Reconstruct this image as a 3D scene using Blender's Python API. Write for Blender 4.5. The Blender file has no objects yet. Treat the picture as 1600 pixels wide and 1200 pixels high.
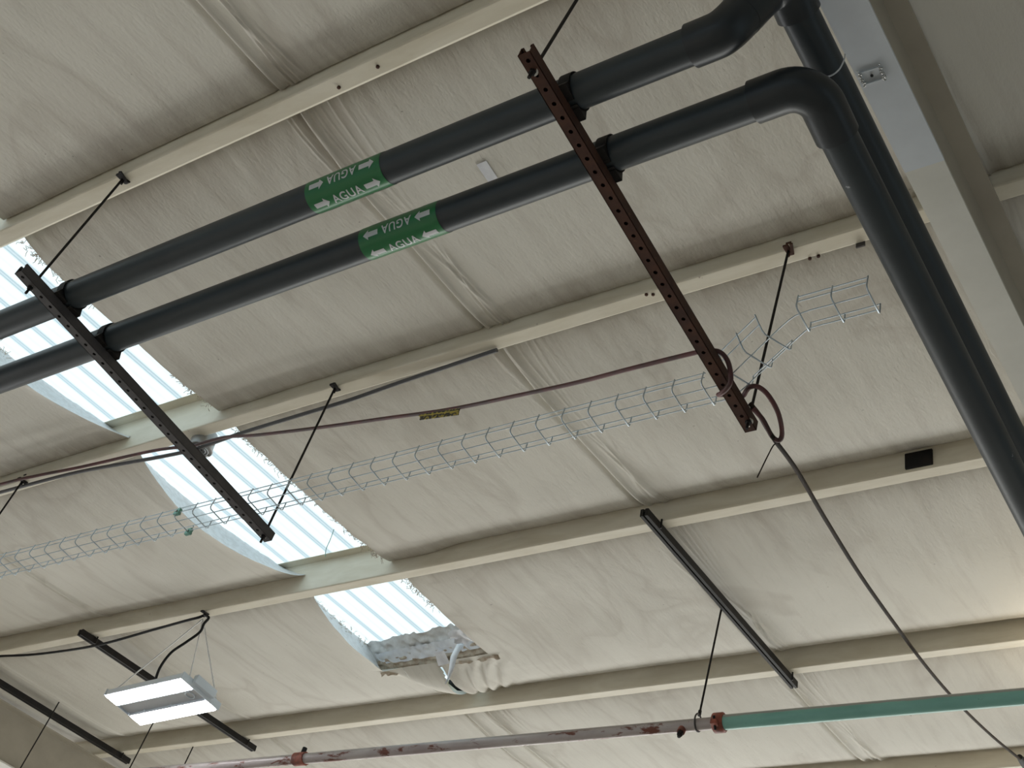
import bpy, bmesh, math, random
import numpy as np
from mathutils import Vector, Matrix
random.seed(7); rng = np.random.RandomState(5)
SC = bpy.context.scene
COL = SC.collection
EYE = 1.6                       # eye height above the floor; every z below written as Q(x,y,z) counts from the eye

# ------------------------------------------------------------------ camera
cam_d = bpy.data.cameras.new('camera'); cam = bpy.data.objects.new('camera', cam_d); COL.objects.link(cam)
cam_d.sensor_fit = 'HORIZONTAL'; cam_d.sensor_width = 36.0; cam_d.lens = 2026.23 / 1600 * 36.0
cam_d.clip_start = 0.05; cam_d.clip_end = 200
cr = Vector((0.826995, 0.504592, 0.248161)); cd = Vector((-0.228686, 0.705150, -0.671429)); cf = Vector((-0.513597, 0.498517, 0.698548))
mw = Matrix.Identity(4)
for i in range(3):
    mw[i][0] = cr[i]; mw[i][1] = -cd[i]; mw[i][2] = -cf[i]
mw[0][3] = 0; mw[1][3] = 0; mw[2][3] = EYE
cam.matrix_world = mw
SC.camera = cam

# ------------------------------------------------------------------ light
SC.view_settings.view_transform = 'Standard'; SC.view_settings.look = 'None'
SC.view_settings.gamma = 1.0; SC.view_settings.use_curve_mapping = False
SC.view_settings.exposure = 0.0
wd = bpy.data.worlds.new('overcast_sky'); SC.world = wd; wd.use_nodes = True
bgn = wd.node_tree.nodes['Background']; bgn.inputs[0].default_value = (0.72, 0.90, 1.0, 1); bgn.inputs[1].default_value = 0.72
def light(name, kind, loc, energy, color=(1, 1, 1), direction=None, size=None, size_y=None):
    d = bpy.data.lights.new(name, kind); d.energy = energy; d.color = color
    if kind == 'AREA':
        d.shape = 'RECTANGLE'; d.size = size; d.size_y = size_y
    elif kind == 'POINT':
        d.shadow_soft_size = size or 0.05
    elif kind == 'SUN':
        d.angle = size or 0.01
    o = bpy.data.objects.new(name, d); COL.objects.link(o); o.location = loc
    if direction is not None:
        o.rotation_euler = Vector(direction).to_track_quat('-Z', 'Y').to_euler()
    return o
light('sun', 'SUN', (0, 0, 20), 2.9, (1.0, 0.98, 0.95), (0.80, 0.10, -0.58), 0.03)
# daylight through the window bands of the hall (windows stand in the walls below)
light('window_daylight', 'AREA', (-21.6, 4.5, 2.7), 1000, (0.98, 0.98, 0.98), (1, 0, 0), 18, 3.0)
light('window_daylight', 'AREA', (-6, 15.6, 3.2), 1040, (1.0, 0.985, 0.93), (0, -1, 0.0), 20, 3.0)
# added unseen lamps shine on the floor, which lights the roof from below
for lx, ly, e in ((-10, -3, 90), (-4.5, -3, 150), (2, -2, 60)):
    light('floor_fill_lamp', 'AREA', (lx, ly, 3.2), e, (1.0, 0.96, 0.90), (0, 0, -1), 1.2, 0.4)

# ------------------------------------------------------------------ roof frame
SL = 0.140004; cs, sn = math.cos(SL), math.sin(SL); H = 3.6
def W(u, v, w):                 # u along the purlins, v up the slope, w below the purlin flange plane
    return Vector((u, v * cs - (H - w) * sn, EYE + v * sn + (H - w) * cs))
AU = Vector((1, 0, 0)); AV = Vector((0, cs, sn)); AN = Vector((0, -sn, cs))
def Q(x, y, z): return Vector((x, y, z + EYE))

# ------------------------------------------------------------------ materials
def mat(name, base=(0.5, 0.5, 0.5), rough=0.6, metal=0.0, spec=0.5):
    m = bpy.data.materials.new(name); m.use_nodes = True
    b = m.node_tree.nodes['Principled BSDF']
    b.inputs['Base Color'].default_value = (*base, 1); b.inputs['Roughness'].default_value = rough
    b.inputs['Metallic'].default_value = metal; b.inputs['Specular IOR Level'].default_value = spec
    return m
class NT:
    def __init__(s, m): s.t = m.node_tree; s.b = s.t.nodes.get('Principled BSDF')
    def n(s, typ, **kw):
        nd = s.t.nodes.new(typ)
        for k, v in kw.items():
            if k in nd.inputs: nd.inputs[k].default_value = v
            else: setattr(nd, k, v)
        return nd
    def l(s, a, b): s.t.links.new(a, b)
    def coords(s, scale=(1, 1, 1), kind='Object'):
        tc = s.n('ShaderNodeTexCoord'); mp = s.n('ShaderNodeMapping'); mp.inputs['Scale'].default_value = scale
        s.l(tc.outputs[kind], mp.inputs['Vector']); return mp.outputs[0]
    def noise(s, vec, scale, detail=4, rough=0.5, dist=0.0):
        nd = s.n('ShaderNodeTexNoise'); nd.inputs['Scale'].default_value = scale; nd.inputs['Detail'].default_value = detail
        nd.inputs['Roughness'].default_value = rough; nd.inputs['Distortion'].default_value = dist; s.l(vec, nd.inputs['Vector']); return nd.outputs['Fac']
    def ramp(s, fac, stops):
        nd = s.n('ShaderNodeValToRGB'); el = nd.color_ramp.elements
        while len(el) < len(stops): el.new(0.5)
        for e, (p, c) in zip(el, stops): e.position = p; e.color = (*c, 1) if len(c) == 3 else c
        s.l(fac, nd.inputs[0]); return nd.outputs[0]
    def mix(s, fac, a, b, mode='MIX'):
        nd = s.n('ShaderNodeMix'); nd.data_type = 'RGBA'; nd.blend_type = mode
        for sock, val in ((nd.inputs[0], fac), (nd.inputs[6], a), (nd.inputs[7], b)):
            if isinstance(val, (int, float)): sock.default_value = val
            elif isinstance(val, tuple): sock.default_value = (*val, 1)
            else: s.l(val, sock)
        return nd.outputs[2]
    def bump(s, h, strength, dist, prev=None):
        nd = s.n('ShaderNodeBump'); nd.inputs['Strength'].default_value = strength; nd.inputs['Distance'].default_value = dist
        s.l(h, nd.inputs['Height'])
        if prev is not None: s.l(prev, nd.inputs['Normal'])
        return nd.outputs[0]
def worn(name, a, b, scale=6, lo=0.4, hi=0.6, rough=0.6, metal=0.0, stretch=(1, 1, 1), bump=0.0, spec=0.5, c=None, clo=0.62, chi=0.68):
    m = mat(name, a, rough, metal, spec); k = NT(m); v = k.coords(stretch)
    f = k.noise(v, scale, 6, 0.6)
    col = k.ramp(f, [(lo, a), (hi, b)])
    if c is not None:
        f2 = k.noise(v, scale * 2.3, 5, 0.65, 0.4)
        msk = k.ramp(f2, [(clo, (0, 0, 0)), (chi, (1, 1, 1))])
        col = k.mix(msk, col, c)
    k.l(col, k.b.inputs['Base Color'])
    if bump: k.l(k.bump(f, bump, 0.002), k.b.inputs['Normal'])
    return m

# insulation facing: dusty off-white vinyl with an embossed weave, long streaks and dried water marks
M_blanket = mat('vinyl_facing', (0.6, 0.57, 0.52), 0.62, 0, 0.35)
k = NT(M_blanket); k1 = NT(M_blanket)
o1 = k.coords((1, 1, 1)); stre = k.coords((9, 0.9, 1)); fine = k.coords((1, 0.35, 1))
base = k.ramp(k.noise(o1, 0.9, 4, 0.55, 0.4), [(0.3, (0.66, 0.635, 0.565)), (0.7, (0.73, 0.71, 0.64))])
st = k.ramp(k.noise(stre, 1.9, 5, 0.65), [(0.50, (0, 0, 0)), (0.75, (0.42, 0.42, 0.42))])
base = k.mix(st, base, (0.50, 0.455, 0.40))
wm = k.noise(k.coords((1.2, 0.6, 1)), 1.1, 3, 0.5, 0.8)
edge = k.ramp(wm, [(0.52, (0, 0, 0)), (0.565, (0.30, 0.30, 0.30)), (0.575, (0.12, 0.12, 0.12)), (0.66, (0, 0, 0))])
base = k.mix(edge, base, (0.42, 0.37, 0.31))
du = k.n('ShaderNodeAttribute'); du.attribute_name = 'dust'  # brown dirt streaks, with shade beside the purlins painted in
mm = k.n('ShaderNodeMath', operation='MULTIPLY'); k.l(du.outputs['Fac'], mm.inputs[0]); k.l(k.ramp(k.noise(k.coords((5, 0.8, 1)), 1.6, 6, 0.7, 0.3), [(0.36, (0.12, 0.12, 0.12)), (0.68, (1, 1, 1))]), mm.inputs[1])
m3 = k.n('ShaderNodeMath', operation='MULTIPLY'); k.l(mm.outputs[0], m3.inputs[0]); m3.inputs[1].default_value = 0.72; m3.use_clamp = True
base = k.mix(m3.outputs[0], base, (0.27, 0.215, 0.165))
sp = k.ramp(k.noise(o1, 34, 2, 0.5), [(0.77, (0, 0, 0)), (0.79, (0.5, 0.5, 0.5))])
base = k.mix(sp, base, (0.2, 0.17, 0.14))
k.l(base, k.b.inputs['Base Color'])
b1 = k.bump(k.noise(k.coords((1.0, 0.40, 1)), 80, 3, 0.6, 0.3), 0.7, 0.003)
b2 = k.bump(k.noise(k.coords((14, 1.3, 1)), 1.7, 3, 0.5, 0.0), 0.35, 0.006, b1)
k.l(b2, k.b.inputs['Normal'])

M_purlin = mat('cream_painted_steel', (0.74, 0.70, 0.57), 0.5)
k = NT(M_purlin)
f = k.noise(k.coords((0.7, 3, 3)), 4, 5, 0.6, 0.5)
c0 = k.ramp(f, [(0.35, (0.83, 0.78, 0.65)), (0.7, (0.70, 0.64, 0.50))])
sp = k.ramp(k.noise(k.coords(), 26, 4, 0.6), [(0.72, (0, 0, 0)), (0.76, (0.7, 0.7, 0.7))])
k.l(k.mix(sp, c0, (0.33, 0.24, 0.16)), k.b.inputs['Base Color'])
M_raftshade = worn('rafter_paint_shaded', (0.46, 0.42, 0.34), (0.40, 0.36, 0.29), 3, 0.4, 0.65, 0.5)  # rafter paint darkened to carry the shade on web and top flange
M_raftlit = worn('rafter_paint_lit', (0.74, 0.73, 0.66), (0.66, 0.65, 0.58), 3, 0.4, 0.65, 0.5)  # same rafter paint, lightened for the lit bottom flange
M_greypaint = worn('fresh_grey_paint', (0.68, 0.72, 0.75), (0.62, 0.65, 0.68), 4, 0.4, 0.65, 0.55)
M_pipe = worn('dark_slate_plastic', (0.026, 0.036, 0.042), (0.020, 0.028, 0.034), 5, 0.4, 0.7, 0.42, 0, (1, 1, 1), 0, 0.5, (0.22, 0.23, 0.24), 0.735, 0.75)
M_fit = worn('dark_fitting_plastic', (0.020, 0.026, 0.031), (0.015, 0.020, 0.024), 6, 0.4, 0.7, 0.38)
M_rust = worn('rust_brown_steel', (0.085, 0.036, 0.020), (0.050, 0.022, 0.015), 14, 0.35, 0.65, 0.75, 0.0, (1, 1, 1), 0.4, 0.3, (0.16, 0.07, 0.03), 0.66, 0.72)
M_dsteel = worn('dark_grey_steel', (0.085, 0.078, 0.078), (0.060, 0.055, 0.056), 14, 0.35, 0.65, 0.6, 0.2, (1, 1, 1), 0.2)
M_black = worn('black_steel', (0.010, 0.0095, 0.009), (0.018, 0.014, 0.012), 20, 0.4, 0.65, 0.6, 0.0, (1, 1, 1), 0, 0.3)
M_zinc = mat('galvanised_wire', (0.60, 0.68, 0.74), 0.35, 0.75)
M_zinc2 = mat('zinc_washer', (0.55, 0.55, 0.52), 0.4, 0.7)
M_cgrey = mat('grey_cable_sheath', (0.10, 0.10, 0.105), 0.55)
M_cred = worn('dull_red_cable_sheath', (0.12, 0.035, 0.035), (0.07, 0.035, 0.032), 9, 0.4, 0.6, 0.55)
M_cbrown = worn('dark_brown_cable', (0.040, 0.026, 0.018), (0.026, 0.020, 0.015), 9, 0.4, 0.6, 0.7, 0, (1, 1, 1), 0, 0.2)
M_cblack = mat('black_cable', (0.010, 0.010, 0.010), 0.6, 0, 0.3)
M_green = mat('green_label', (0.018, 0.17, 0.055), 0.35)
M_white = mat('label_white', (0.60, 0.62, 0.64), 0.4)
M_galv = mat('grey_cast_box', (0.42, 0.43, 0.43), 0.4, 0.5)
M_fixw = mat('white_enamel', (0.72, 0.78, 0.84), 0.35)
M_fixg = mat('grey_enamel', (0.50, 0.52, 0.55), 0.35)
M_spk = worn('peeling_grey_over_red_pipe', (0.50, 0.45, 0.44), (0.36, 0.30, 0.30), 7, 0.4, 0.65, 0.42, 0.2, (0.35, 1, 1), 0.3, 0.5, (0.17, 0.06, 0.04), 0.54, 0.60)
M_red = worn('red_oxide_paint', (0.34, 0.085, 0.05), (0.16, 0.05, 0.035), 22, 0.4, 0.6, 0.55, 0, (1, 1, 1), 0.3)
M_teal = worn('teal_painted_pipe', (0.24, 0.52, 0.45), (0.19, 0.44, 0.38), 5, 0.4, 0.65, 0.35, 0, (0.5, 1, 1), 0, 0.6, (0.10, 0.12, 0.10), 0.70, 0.74)
M_tape = worn('white_roof_tape', (0.84, 0.86, 0.90), (0.76, 0.78, 0.83), 18, 0.4, 0.6, 0.4, 0, (1, 1, 1), 0.8)
M_wool = worn('torn_glass_wool', (0.62, 0.56, 0.46), (0.46, 0.36, 0.27), 30, 0.4, 0.62, 0.95, 0, (1, 1, 1), 1.0)
M_dark = mat('dark_void_shade', (0.01, 0.01, 0.01), 0.9)
M_deck = mat('roof_deck_steel', (0.25, 0.25, 0.25), 0.5, 0.5)
M_wall = mat('wall_panel', (0.55, 0.54, 0.50), 0.7); M_walld = mat('dark_wall_panel', (0.09, 0.085, 0.08), 0.8)
M_floor = worn('concrete_floor', (0.34, 0.32, 0.29), (0.28, 0.265, 0.24), 1.5, 0.4, 0.65, 0.7)
M_frame = mat('window_frame_paint', (0.3, 0.3, 0.3), 0.5)
M_foil = worn('wrinkled_facing_underside', (0.76, 0.76, 0.76), (0.66, 0.65, 0.64), 30, 0.4, 0.6, 0.5, 0, (1, 1, 1), 0.5)

M_sky = bpy.data.materials.new('translucent_roof_sheet'); M_sky.use_nodes = True
t = M_sky.node_tree; t.nodes.remove(t.nodes['Principled BSDF']); o = t.nodes['Material Output']
tr = t.nodes.new('ShaderNodeBsdfTranslucent'); tr.inputs[0].default_value = (0.86, 0.95, 0.97, 1)
df = t.nodes.new('ShaderNodeBsdfDiffuse'); df.inputs[0].default_value = (0.8, 0.88, 0.9, 1)
mx = t.nodes.new('ShaderNodeMixShader'); mx.inputs[0].default_value = 0.12
t.links.new(tr.outputs[0], mx.inputs[1]); t.links.new(df.outputs[0], mx.inputs[2]); t.links.new(mx.outputs[0], o.inputs[0])
def emis(name, col, s):
    m = bpy.data.materials.new(name); m.use_nodes = True; b = m.node_tree.nodes['Principled BSDF']
    b.inputs['Base Color'].default_value = (0.9, 0.9, 0.9, 1); b.inputs['Emission Color'].default_value = (*col, 1); b.inputs['Emission Strength'].default_value = s
    return m
M_led = emis('led_diffuser', (0.95, 0.98, 1.0), 18.0)
M_bulb = emis('warm_bulb', (1.0, 0.88, 0.68), 30.0)
# caution tag
M_tag = mat('black_yellow_tag', (0.02, 0.02, 0.02), 0.4); k = NT(M_tag)
wv = k.n('ShaderNodeTexNoise'); wv.inputs['Scale'].default_value = 90; k.l(k.coords((0.6, 1, 1)), wv.inputs['Vector'])
k.l(k.ramp(wv.outputs['Fac'], [(0.50, (0.02, 0.018, 0.012)), (0.56, (0.42, 0.34, 0.04))]), k.b.inputs['Base Color'])
M_yel = mat('yellow_tag_edge', (0.50, 0.42, 0.06), 0.4)

for m_ in (M_teal, M_spk):
    k = NT(m_); ge = k.n('ShaderNodeNewGeometry'); sx = k.n('ShaderNodeSeparateXYZ'); k.l(ge.outputs['Normal'], sx.inputs[0])
    src = k.b.inputs['Base Color'].links[0].from_socket; nz = k.noise(k.coords((0.6, 1, 1)), 14, 4, 0.6)
    ad = k.n('ShaderNodeMath', operation='MULTIPLY_ADD'); k.l(nz, ad.inputs[0]); ad.inputs[1].default_value = 0.5; k.l(sx.outputs['Z'], ad.inputs[2])
    k.l(k.mix(k.ramp(ad.outputs[0], [(0.34, (0, 0, 0)), (0.50, (0.85, 0.85, 0.85))]), src, (0.36, 0.33, 0.31)), k.b.inputs['Base Color'])

# ------------------------------------------------------------------ object helpers
def tag(o, label=None, cat=None, group=None, kind=None):
    if label: o['label'] = label
    if cat: o['category'] = cat
    if group: o['group'] = group
    if kind: o['kind'] = kind
    return o
def empty(name, loc, label=None, cat=None, group=None):
    o = bpy.data.objects.new(name, None); COL.objects.link(o); o.location = loc; o.empty_display_size = 0.05
    return tag(o, label, cat, group)
class MB:
    def __init__(s): s.v = []; s.f = []; s.smooth = []
    def add(s, vs, fs, sm=False):
        b = len(s.v); s.v += [tuple(p) for p in vs]
        for f in fs: s.f.append(tuple(i + b for i in f)); s.smooth.append(sm)
        return s
    def box(s, c, sx, sy, sz, ax=None, ay=None, az=None):
        ax = ax or Vector((1, 0, 0)); ay = ay or Vector((0, 1, 0)); az = az or Vector((0, 0, 1))
        c = Vector(c); vs = [c + ax * (i * sx / 2) + ay * (j * sy / 2) + az * (k_ * sz / 2) for i in (-1, 1) for j in (-1, 1) for k_ in (-1, 1)]
        return s.add(vs, [(0, 1, 3, 2), (4, 6, 7, 5), (0, 4, 5, 1), (2, 3, 7, 6), (0, 2, 6, 4), (1, 5, 7, 3)])
    def tube(s, pts, r, n=10, caps=True, sm=True):
        pts = [Vector(p) for p in pts]; m = len(pts); rs = r if isinstance(r, (list, tuple)) else [r] * m
        tg = []
        for i in range(m):
            a = pts[min(i + 1, m - 1)] - pts[max(i - 1, 0)]
            tg.append(a.normalized() if a.length > 1e-9 else Vector((1, 0, 0)))
        up = Vector((0, 0, 1)) if abs(tg[0].z) < 0.9 else Vector((0, 1, 0))
        e1 = (up - tg[0] * up.dot(tg[0])).normalized(); vs = []
        for i in range(m):
            e1 = (e1 - tg[i] * e1.dot(tg[i])).normalized(); e2 = tg[i].cross(e1)
            for j in range(n):
                a = 2 * math.pi * j / n; vs.append(pts[i] + (e1 * math.cos(a) + e2 * math.sin(a)) * rs[i])
        fs = []
        for i in range(m - 1):
            for j in range(n):
                j2 = (j + 1) % n; fs.append((i * n + j, i * n + j2, (i + 1) * n + j2, (i + 1) * n + j))
        s.add(vs, fs, sm)
        if caps:
            s.add(vs[:n], [tuple(range(n - 1, -1, -1))]); s.add(vs[-n:], [tuple(range(n))])
        return s
    def prism(s, outline, origin, ea, eb, ec, length):   # closed outline (a,b) swept along ec
        n = len(outline); o = Vector(origin)
        A = [o + ea * a + eb * b for a, b in outline]; B = [p + ec * length for p in A]
        fs = [(i, (i + 1) % n, n + (i + 1) % n, n + i) for i in range(n)]
        fs += [tuple(range(n - 1, -1, -1)), tuple(range(n, 2 * n))]
        return s.add(A + B, fs)
    def build(s, name, m, parent=None, bevel=0.0):
        me = bpy.data.meshes.new(name); me.from_pydata(s.v, [], s.f); me.update()
        me.polygons.foreach_set('use_smooth', s.smooth)
        bm = bmesh.new(); bm.from_mesh(me); bmesh.ops.recalc_face_normals(bm, faces=bm.faces); bm.to_mesh(me); bm.free()
        me.materials.append(m); o = bpy.data.objects.new(name, me); COL.objects.link(o)
        if parent is not None:
            o.parent = parent; o.matrix_parent_inverse = Matrix.Translation(parent_world(parent)).inverted()
        if bevel:
            md = o.modifiers.new('bevel', 'BEVEL'); md.width = bevel; md.segments = 2; md.limit_method = 'ANGLE'
        return o
def parent_world(p):
    l = p.location.copy()
    return l
def spline(pts, n=6):                                    # smooth curve through the given points
    pts = [Vector(p) for p in pts]; P = [pts[0] * 2 - pts[1]] + pts + [pts[-1] * 2 - pts[-2]]; out = []
    for i in range(1, len(P) - 2):
        for j in range(n):
            t = j / n; a, b, c, d = P[i - 1], P[i], P[i + 1], P[i + 2]
            out.append(0.5 * ((2 * b) + (c - a) * t + (2 * a - 5 * b + 4 * c - d) * t * t + (3 * b - 3 * c + d - a) * t ** 3))
    out.append(pts[-1]); return out
def grid_obj(name, P, m, mask=None, smooth=True, parent=None):
    ni, nj = P.shape[:2]; idx = np.arange(ni * nj).reshape(ni, nj)
    q = np.stack([idx[:-1, :-1], idx[1:, :-1], idx[1:, 1:], idx[:-1, 1:]], -1)
    if mask is not None: q = q[~mask]
    q = q.reshape(-1, 4); used = np.unique(q); rem = -np.ones(ni * nj, int); rem[used] = np.arange(len(used))
    V = P.reshape(-1, 3)[used]; q = rem[q]
    me = bpy.data.meshes.new(name); me.vertices.add(len(V)); me.vertices.foreach_set('co', V.ravel())
    me.loops.add(q.size); me.loops.foreach_set('vertex_index', q.ravel()); me.polygons.add(len(q))
    me.polygons.foreach_set('loop_start', np.arange(0, q.size, 4)); me.polygons.foreach_set('use_smooth', np.full(len(q), smooth))
    me.update(calc_edges=True); me.validate(); me.materials.append(m)
    o = bpy.data.objects.new(name, me); COL.objects.link(o)
    if parent is not None: o.parent = parent
    return o
def vnoise(x, y, seed=0):                                # smooth value noise
    xi = np.floor(x).astype(int); yi = np.floor(y).astype(int); fx = x - xi; fy = y - yi
    fx = fx * fx * (3 - 2 * fx); fy = fy * fy * (3 - 2 * fy)
    def h(a, b):
        n = (a * 374761393 + b * 668265263 + seed * 974711) & 0x7fffffff; n = ((n ^ (n >> 13)) * 1274126177) & 0x7fffffff
        return (n ^ (n >> 16)) % 65536 / 32768.0 - 1
    return (h(xi, yi) * (1 - fx) + h(xi + 1, yi) * fx) * (1 - fy) + (h(xi, yi + 1) * (1 - fx) + h(xi + 1, yi + 1) * fx) * fy

# ------------------------------------------------------------------ shell: floor, walls, windows
X0, X1, Y0, Y1 = -22.0, 8.0, -7.0, 16.0
tag(MB().box((-7, 4.5, -0.05), 30.4, 23.4, 0.1).build('floor', M_floor), kind='structure')
def wall(name, axis, pos, a0, a1, ztop0, ztop1, win):
    # wall with one long window opening: (b0, b1, z0, z1)
    b0, b1, z0, z1 = win; mb = MB()
    def seg(c0, c1, za, zb):
        if axis == 'x': mb.box((pos, (c0 + c1) / 2, (za + zb) / 2), 0.2, c1 - c0, zb - za)
        else: mb.box(((c0 + c1) / 2, pos, (za + zb) / 2), c1 - c0, 0.2, zb - za)
    top = max(ztop0, ztop1)
    seg(a0, b0, 0, top); seg(b1, a1, 0, top); seg(b0, b1, 0, z0); seg(b0, b1, z1, top)
    tag(mb.build(name, M_wall if name == 'wall_far' else M_walld), kind='structure')
def roof_z(y): return EYE + (H + 0.25) / cs + (y) * math.tan(SL)
wall('wall_far', 'y', Y1, X0, X1, roof_z(Y1), roof_z(Y1), (-16, 4, 1.7, 4.7))
wall('wall_near', 'y', Y0, X0, X1, roof_z(Y0), roof_z(Y0), (-12, 4, 0.8, 3.0))
wall('wall_left', 'x', X0, Y0, Y1, roof_z(Y1), roof_z(Y1), (-4.5, 13.5, 1.2, 4.2))
wall('wall_right', 'x', X1, Y0, Y1, roof_z(Y1), roof_z(Y1), (-2, 10, 1.6, 3.6))
for i, (ax, pos, b0, b1, z0, z1) in enumerate((('y', Y1, -16, 4, 1.7, 4.7), ('y', Y0, -12, 4, 0.8, 3.0), ('x', X0, -4.5, 13.5, 1.2, 4.2), ('x', X1, -2, 10, 1.6, 3.6))):
    mb = MB(); n = 8
    for j in range(n + 1):
        c = b0 + (b1 - b0) * j / n
        if ax == 'y': mb.box((c, pos, (z0 + z1) / 2), 0.06, 0.08, z1 - z0)
        else: mb.box((pos, c, (z0 + z1) / 2), 0.08, 0.06, z1 - z0)
    for z in (z0, z1):
        if ax == 'y': mb.box(((b0 + b1) / 2, pos, z), b1 - b0, 0.08, 0.06)
        else: mb.box((pos, (b0 + b1) / 2, z), 0.08, b1 - b0, 0.06)
    tag(mb.build('window_%d' % (i + 2), M_frame), kind='structure')

# ------------------------------------------------------------------ purlins
PF = [-2.35, -1.0, 0.38, 1.80, 3.20, 4.66, 6.20, 7.63, 9.05, 10.5, 11.9, 13.4, 14.9]  # far edge of each bottom flange
FW = 0.068
WEB = [v - FW for v in PF]
plab = {3: 'cream roof purlin nearest the camera, crossing above both slate water pipes',
        4: 'cream roof purlin behind the basket tray level, holding a round junction box',
        5: 'cream roof purlin with a small dark box on its web near the slate drop pipes',
        6: 'cream roof purlin just beyond the torn end of the skylight',
        7: 'cream roof purlin barely showing in the lower right corner'}
for i, vf in enumerate(PF):
    vw = vf - FW; tk = 0.004
    # web, bottom flange with turned lip, top flange (Z section)
    prof = [(0, 0.2), (-0.055, 0.2), (-0.055, 0.2 - tk), (-tk, 0.2 - tk), (-tk, 0.006), (-tk + 0.002, 0.002), (0.002, -0.0), (FW - 0.004, 0.0), (FW, 0.002), (FW + 0.010, 0.013), (FW + 0.007, 0.016),
            (FW - 0.004, tk + 0.001), (0.004, tk + 0.001), (0.0, 0.008)]
    mb = MB().prism([(a, b) for a, b in prof], W(-21.8, vw, 0), AV, AN, AU, 29.6)
    o = mb.build('roof_purlin', M_purlin)
    tag(o, plab.get(i, 'cream roof purlin outside the photographed part of the roof'), 'roof purlin', 'roof purlins' if i not in plab else None)
    if i in plab: o['group'] = 'roof purlins'

# ------------------------------------------------------------------ insulation facing (ceiling)
HU0, HU1, HV1 = -5.23, -4.565, 5.60
J = [0.06, 0.06, 0.06, 0.060, 0.062, 0.108, 0.13, 0.13, 0.12, 0.12, 0.12, 0.12, 0.12]
us = np.unique(np.round(np.concatenate([np.arange(-3.0, -2.66, 0.005), np.arange(-5.1, -4.6, 0.007), np.arange(-0.95, -0.6, 0.006), np.arange(-7.02, -6.9, 0.006), np.arange(-8.39, -8.28, 0.006), np.arange(-5.27, -5.15, 0.006), np.arange(-21.9, -9.6, 0.15), np.arange(-9.6, HU0, 0.016), [HU0], np.arange(HU0 + 0.02, HU1, 0.03), [HU1], np.arange(HU1 + 0.016, 0.4, 0.016), np.arange(0.4, 7.95, 0.15)]), 4))
vlist = [np.arange(-5.0, 0.6, 0.1), [HV1]]
vlist += [np.arange(0.6, 8.3, 0.028), np.arange(5.58, 6.14, 0.012)]; vlist.append(np.arange(8.3, 16.4, 0.1))
vs_ = np.unique(np.round(np.concatenate(vlist), 4))
U, V = np.meshgrid(us, vs_, indexing='ij')
Wd = np.full(U.shape, -0.055)
webs = np.array(WEB)
for i, vw in enumerate(webs):
    d = vw - V; m = d >= 0
    Wd += np.where(m, -(J[i] - 0.055 + 0.01) * np.exp(-np.abs(d) / 0.085), 0) * np.where(V < 5.8, np.clip((np.abs(U - HU1 - 0.05) - 0.05) / 0.4, 0.45, 1), 1)
    Wd += np.where(~m, -0.10 * np.exp(-np.abs(d) / 0.06), 0)
# belly between purlins, uneven from sheet to sheet
bay = np.clip(np.searchsorted(webs, V) - 1, 0, len(webs) - 2); tt = np.clip((V - webs[bay]) / (webs[bay + 1] - webs[bay]), 0, 1)
Wd += 0.018 * np.sin(np.pi * tt) * (1 + 0.5 * vnoise(U * 0.8, bay * 3.3, 3)) + 0.010 * vnoise(U * 1.7, V * 1.9, 4) * np.sin(np.pi * tt)
Wd += 0.003 * vnoise(U * 7, V * 2.2, 5) * np.sin(np.pi * tt)
# shallow pleats running up the slope behind each purlin
tail = np.exp(-np.clip(tt * 1.45, 0, 9) / 0.28) + 0.6 * np.exp(-np.clip((1 - tt) * 1.45, 0, 9) / 0.15)
pl = vnoise(U * 26, V * 1.3, 6) + 0.6 * vnoise(U * 47, V * 2, 7)
Wd += 0.0022 * pl * tail
def seam(u0, width, amp, side, lines, drop=0.012, seed=0):
    global Wd
    cu = u0 + 0.012 * vnoise(V * 1.1, V * 0 + seed, seed + 11)
    d = (U - cu) * side
    # overlap step: a narrow dark crease and raised tab
    Wd += -drop * np.exp(-(d / 0.012) ** 2) + drop * 0.7 * np.exp(-((d - 0.026) / 0.014) ** 2)
    env = np.where(d > 0, np.exp(-(d / width) ** 2), np.exp(-(d / (width * 0.25)) ** 2)) * (0.55 + 0.45 * np.cos(2 * np.pi * tt)) ** 0.5
    for k_ in range(lines):
        off = width * (0.15 + 0.95 * k_ / max(lines - 1, 1)); sk = (k_ - lines / 2) * 0.012
        wob = 0.022 * vnoise(V * 1.6 + k_ * 5, V * 0 + k_, seed + 21 + k_) + sk * np.cos(np.pi * tt) * 1.6
        amp_k = amp * (0.5 + 0.5 * vnoise(V * 2.1 + k_ * 9, V * 0 + k_ * 2, seed + 31 + k_) ** 2 + 0.3 * np.abs(np.cos(np.pi * tt)))
        Wd += env * amp_k * np.exp(-((d - off - wob) / 0.0048) ** 2)
    return
seam(-2.94, 0.17, 0.0085, 1, 13, 0.020, 1)
seam(-0.90, 0.17, 0.007, 1, 12, 0.016, 2)
seam(1.1, 0.17, 0.006, 1, 5, 0.010, 3)
seam(-6.99, 0.06, 0.003, 1, 3, 0.016, 4)
seam(-8.36, 0.06, 0.003, 1, 3, 0.014, 5)
Vsave = V
mk = V > 6.2
W0 = Wd.copy(); seam(-5.22, 0.05, 0.003, 1, 2, 0.018, 6); seam(-5.04, 0.16, 0.009, 1, 9, 0.026, 7); Wd = np.where(mk, Wd, W0)
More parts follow.
